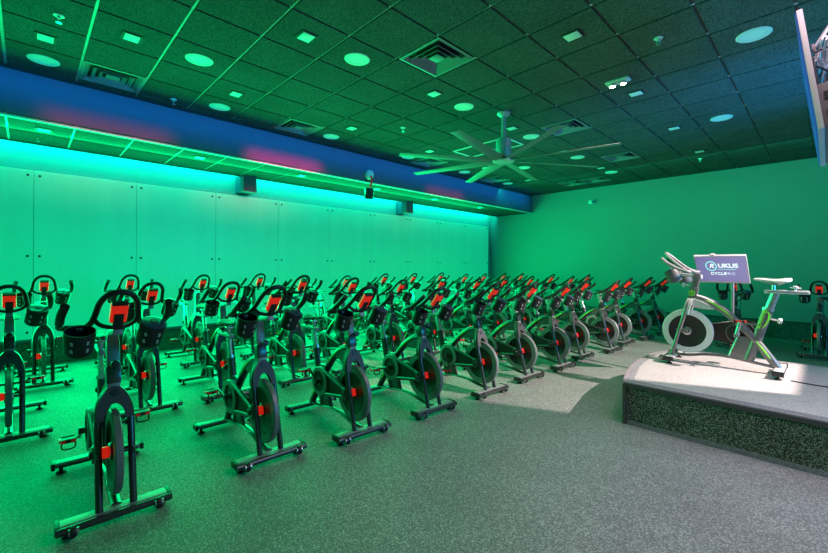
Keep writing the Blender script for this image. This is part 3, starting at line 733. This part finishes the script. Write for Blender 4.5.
# ================================================================== WALL SCREEN (TV) AT THE RIGHT, SEEN EDGE ON
TY = 3.62
top = Vector((-.1586, TY, 3.159)); bot = Vector((-.054, TY, 2.357))
t = thing('ceiling_screen', (.12, TY+.75, CEIL), 'large thin screen hung from the ceiling at the right edge, seen from its side', 'screen')
o0 = Vector((.12, TY+.75, CEIL))
upv = (top-bot).normalized(); hh = (top-bot).length; ya = Vector((0, 1, 0)); nn = ya.cross(upv); 
if nn.x > 0: nn = -nn
mid = (top+bot)/2 + Vector((0, .675, 0)) - o0
rot = Matrix((ya, upv, ya.cross(upv))).transposed()
body = MB().box(mid - nn*.02, (1.35, hh, .03), rot=rot, bev=.004).build('screen_frame', M['tvedge'], t)
MB().box(mid + nn*.000, (1.33, hh-.02, .008), rot=rot).build('display', M['tvscreen'], body, smooth=0)
MB().box(mid - nn*.075 - upv*.25, (1.27, hh*.36, .09), rot=rot, bev=.012).build('rear_housing', M['tvback'], body)
mb = MB()
for k in range(2): MB().box(mid - nn*.08 - upv*(.19+.12*k) - ya*.636, (.012, .05, .04), rot=rot).build('rear_port', M['dark'], body, smooth=0)
mb = MB().tube([tuple(Vector((.12, 0, 0))), tuple(Vector((.12, 0, -.62)))], .022, 12); mb.tube([(.12, 0, -.60), tuple(mid - nn*.07)], .02, 10)
mb.box(mid - nn*.05 + upv*.05, (.42, .4, .02), rot=rot, bev=.004); mb.lathe([(0, 0), (.09, 0), (.09, -.012), (.03, -.02), (0, -.02)], (.12, 0, 0), 'z', 24)
mb.build('ceiling_bracket', M['black'], t)
rc = random.Random(3)
for k in range(6):
    b0 = mid - nn*.05 - ya*.62 + upv*(.02+.03*k)
    pts = [b0]
    for q in range(5):
        pts.append(b0 - nn*rc.uniform(.03, .13) + ya*rc.uniform(-.06, .14) + upv*rc.uniform(-.16, .13))
    pts.append(b0 + ya*.5 - nn*.02)
    MB().tube(catmull(pts, 6), .006, 6).build('cable', M['tvedge'] if k % 3 else M['rubber'], t)
MB().tube([(.10, .05, 0), tuple(mid - nn*.06 - ya*.3 + upv*.25)], .014, 10).build('brace_bar', M['black'], t)

# ================================================================== STAGE LIGHT (outside the frame) WITH BARN DOORS
L0 = Vector((2.2, 5.6, 3.6)); tgt = Vector((-1.6, 5.6, .3))
cdir = (tgt-L0).normalized()
t = thing('stage_light', (2.2, 5.6, CEIL), 'black stage spotlight with barn doors fixed to the ceiling right of the podium', 'stage light')
ol = Vector((2.2, 5.6, CEIL))
MB().tube([(0, 0, 0), (0, 0, -.08), tuple(L0-ol - cdir*.16 + Vector((0, 0, .06)))], .015, 10).build('yoke', M['black'], t)
MB().lathe([(0, -.3), (.09, -.3), (.1, -.28), (.1, -.06), (.095, -.06), (.09, -.2), (0, -.2)], tuple(L0-ol), tuple(cdir), 28).build('lamp_body', M['black'], t)
def door(P1, P2, away, nm):
    d = .32; pl = L0 + cdir*d
    def hit(P):
        v = (Vector(P)-L0); return L0 + v * (d / v.dot(cdir))
    a, b2 = hit(P1), hit(P2); e = (b2-a).normalized(); a = a - e*.12; b2 = b2 + e*.12
    out = e.cross(cdir).normalized()
    if out.dot(Vector(away)) < 0: out = -out
    mb = MB(); q = [a, b2, b2 + out*.4, a + out*.4]
    A = [mb.bm.verts.new(p-ol) for p in q]; B = [mb.bm.verts.new(p + cdir*.004 - ol) for p in q]
    mb.bm.faces.new(A); mb.bm.faces.new(B[::-1])
    for k in range(4): mb.bm.faces.new((A[k], A[(k+1) % 4], B[(k+1) % 4], B[k]))
    mb.build('barn_door', M['black'], t, smooth=0)
door((-3.17, 3.30, 0), (-1.72, 3.98, 0), (0, -1, 0), 'near')
door((-5.2, 3, 0), (-5.2, 8, 0), (-1, 0, 1), 'top')  # extra door added to keep the beam off the wall panels
door((-.18, 4.49, PZ), (-.18, 5.92, PZ), (0, 0, -1), 'low')

# ================================================================== LIGHTS
def area(name, loc, rot, sx, sy, col, power, spread=180):
    l = bpy.data.lights.new(name, 'AREA'); l.shape = 'RECTANGLE'; l.size = sx; l.size_y = sy; l.color = col; l.energy = power; l.spread = R(spread)
    o = bpy.data.objects.new(name, l); C.objects.link(o); o.location = loc; o.rotation_euler = rot; return o
def spot(name, loc, target, ang, col, power, blend=.3, radius=.03):
    l = bpy.data.lights.new(name, 'SPOT'); l.spot_size = R(ang); l.spot_blend = blend; l.color = col; l.energy = power; l.shadow_soft_size = radius
    o = bpy.data.objects.new(name, l); C.objects.link(o); o.location = loc
    o.rotation_euler = (Vector(target)-Vector(loc)).to_track_quat('-Z', 'Y').to_euler(); return o
YM = (YN+YB)/2
GREEN = (0.0, 1.0, .25)
# cove wash, grazing down the panels
area('cove_wash', (XE-.005, YM, ZS+.15), (0, R(50), 0), .06, YB-YN-.3, (0.0, 1, .62), 150)
# added unseen lamps standing in for green light bounced off the panels
area('green_wash', (XS-.65, YM-.6, ZS-.03), (0, R(-50), 0), .12, YB-YN-2.4, GREEN, 165)
area('green_low', (XP+.02, YM-.6, 1.55), (0, R(-90), 0), 2.2, YB-YN-2.4, GREEN, 850)
# added green lamps without fixtures, over the bikes and towards the back wall
area('green_top', (-5.4, 4.6, CEIL-.03), (0, 0, 0), 1.2, 11.0, GREEN, 130, 120)
area('green_back', (-2.6, 9.6, CEIL-.03), (R(45), 0, 0), 8.0, .3, (0, 1, .45), 44)
# blue: added unseen lamps for the soffit and the cool side of the room
area('blue_soffit', (-5.6, YM, CEIL-.15), (0, R(90), 0), .1, YB-YN-.6, (.0, .3, 1.0), 19, 56)
area('blue_fill', (2.4, 5.0, 1.6), (0, R(122), 0), 1.2, 4.5, (.0, .5, 1.0), 150)
for y, e in ((.8, .5), (3.2, 1.6), (7.3, .5)):
    area('magenta_wash', (-6.05, y, 3.22), (0, R(90), 0), .05, 1.3, (1, 0.0, .3), e, 60)  # no lamp there; added for the magenta glow on the soffit
spot('blue_up', (1.6, 6.0, 2.0), (-.9, 6.6, CEIL), 60, (.0, .3, 1.0), 520, 1, .1)
# white
spot('stage_spot', L0, tgt, 62, (1, .81, .77), 3100, .15, .004)
spot('twin_spot', (-1.76, 5.08, CEIL-.12), (-1.4, 4.9, 0), 130, (1, .85, .84), 60, .8, .04)
area('room_fill', (.5, 3.5, CEIL-.05), (0, 0, 0), 2.4, 2.4, (1, .76, .93), 92, 125)  # added unseen fill lamp, pinkish to offset the green on the floor

w = bpy.data.worlds.new('World'); bpy.context.scene.world = w; w.use_nodes = True
w.node_tree.nodes['Background'].inputs['Color'].default_value = (0, .8, .35, 1)
w.node_tree.nodes['Background'].inputs['Strength'].default_value = .02

# ================================================================== CAMERA
cam = bpy.data.cameras.new('camera'); co = bpy.data.objects.new('camera', cam); C.objects.link(co)
cam.sensor_width = 36; cam.sensor_fit = 'HORIZONTAL'; cam.lens = 400.6/828*36
yaw = .8021
co.location = (0, 0, CAMZ)
co.matrix_world = Matrix.Translation((0, 0, CAMZ)) @ Matrix.Rotation(yaw, 4, 'Z') @ Matrix.Rotation(PI/2, 4, 'X') @ Matrix.Rotation(-.0057*-1, 4, 'Z')
cam.shift_y = -(276.5-266.33)/828
cam.clip_start = .05; cam.clip_end = 60
bpy.context.scene.camera = co
sc = bpy.context.scene
sc.view_settings.view_transform = 'Standard'; sc.view_settings.look = 'None'
sc.view_settings.exposure = 0; sc.view_settings.gamma = 1
try:
    sc.cycles.max_bounces = 6; sc.cycles.diffuse_bounces = 3; sc.cycles.glossy_bounces = 3; sc.cycles.sample_clamp_indirect = 6
    sc.cycles.use_denoising = True
except Exception: pass
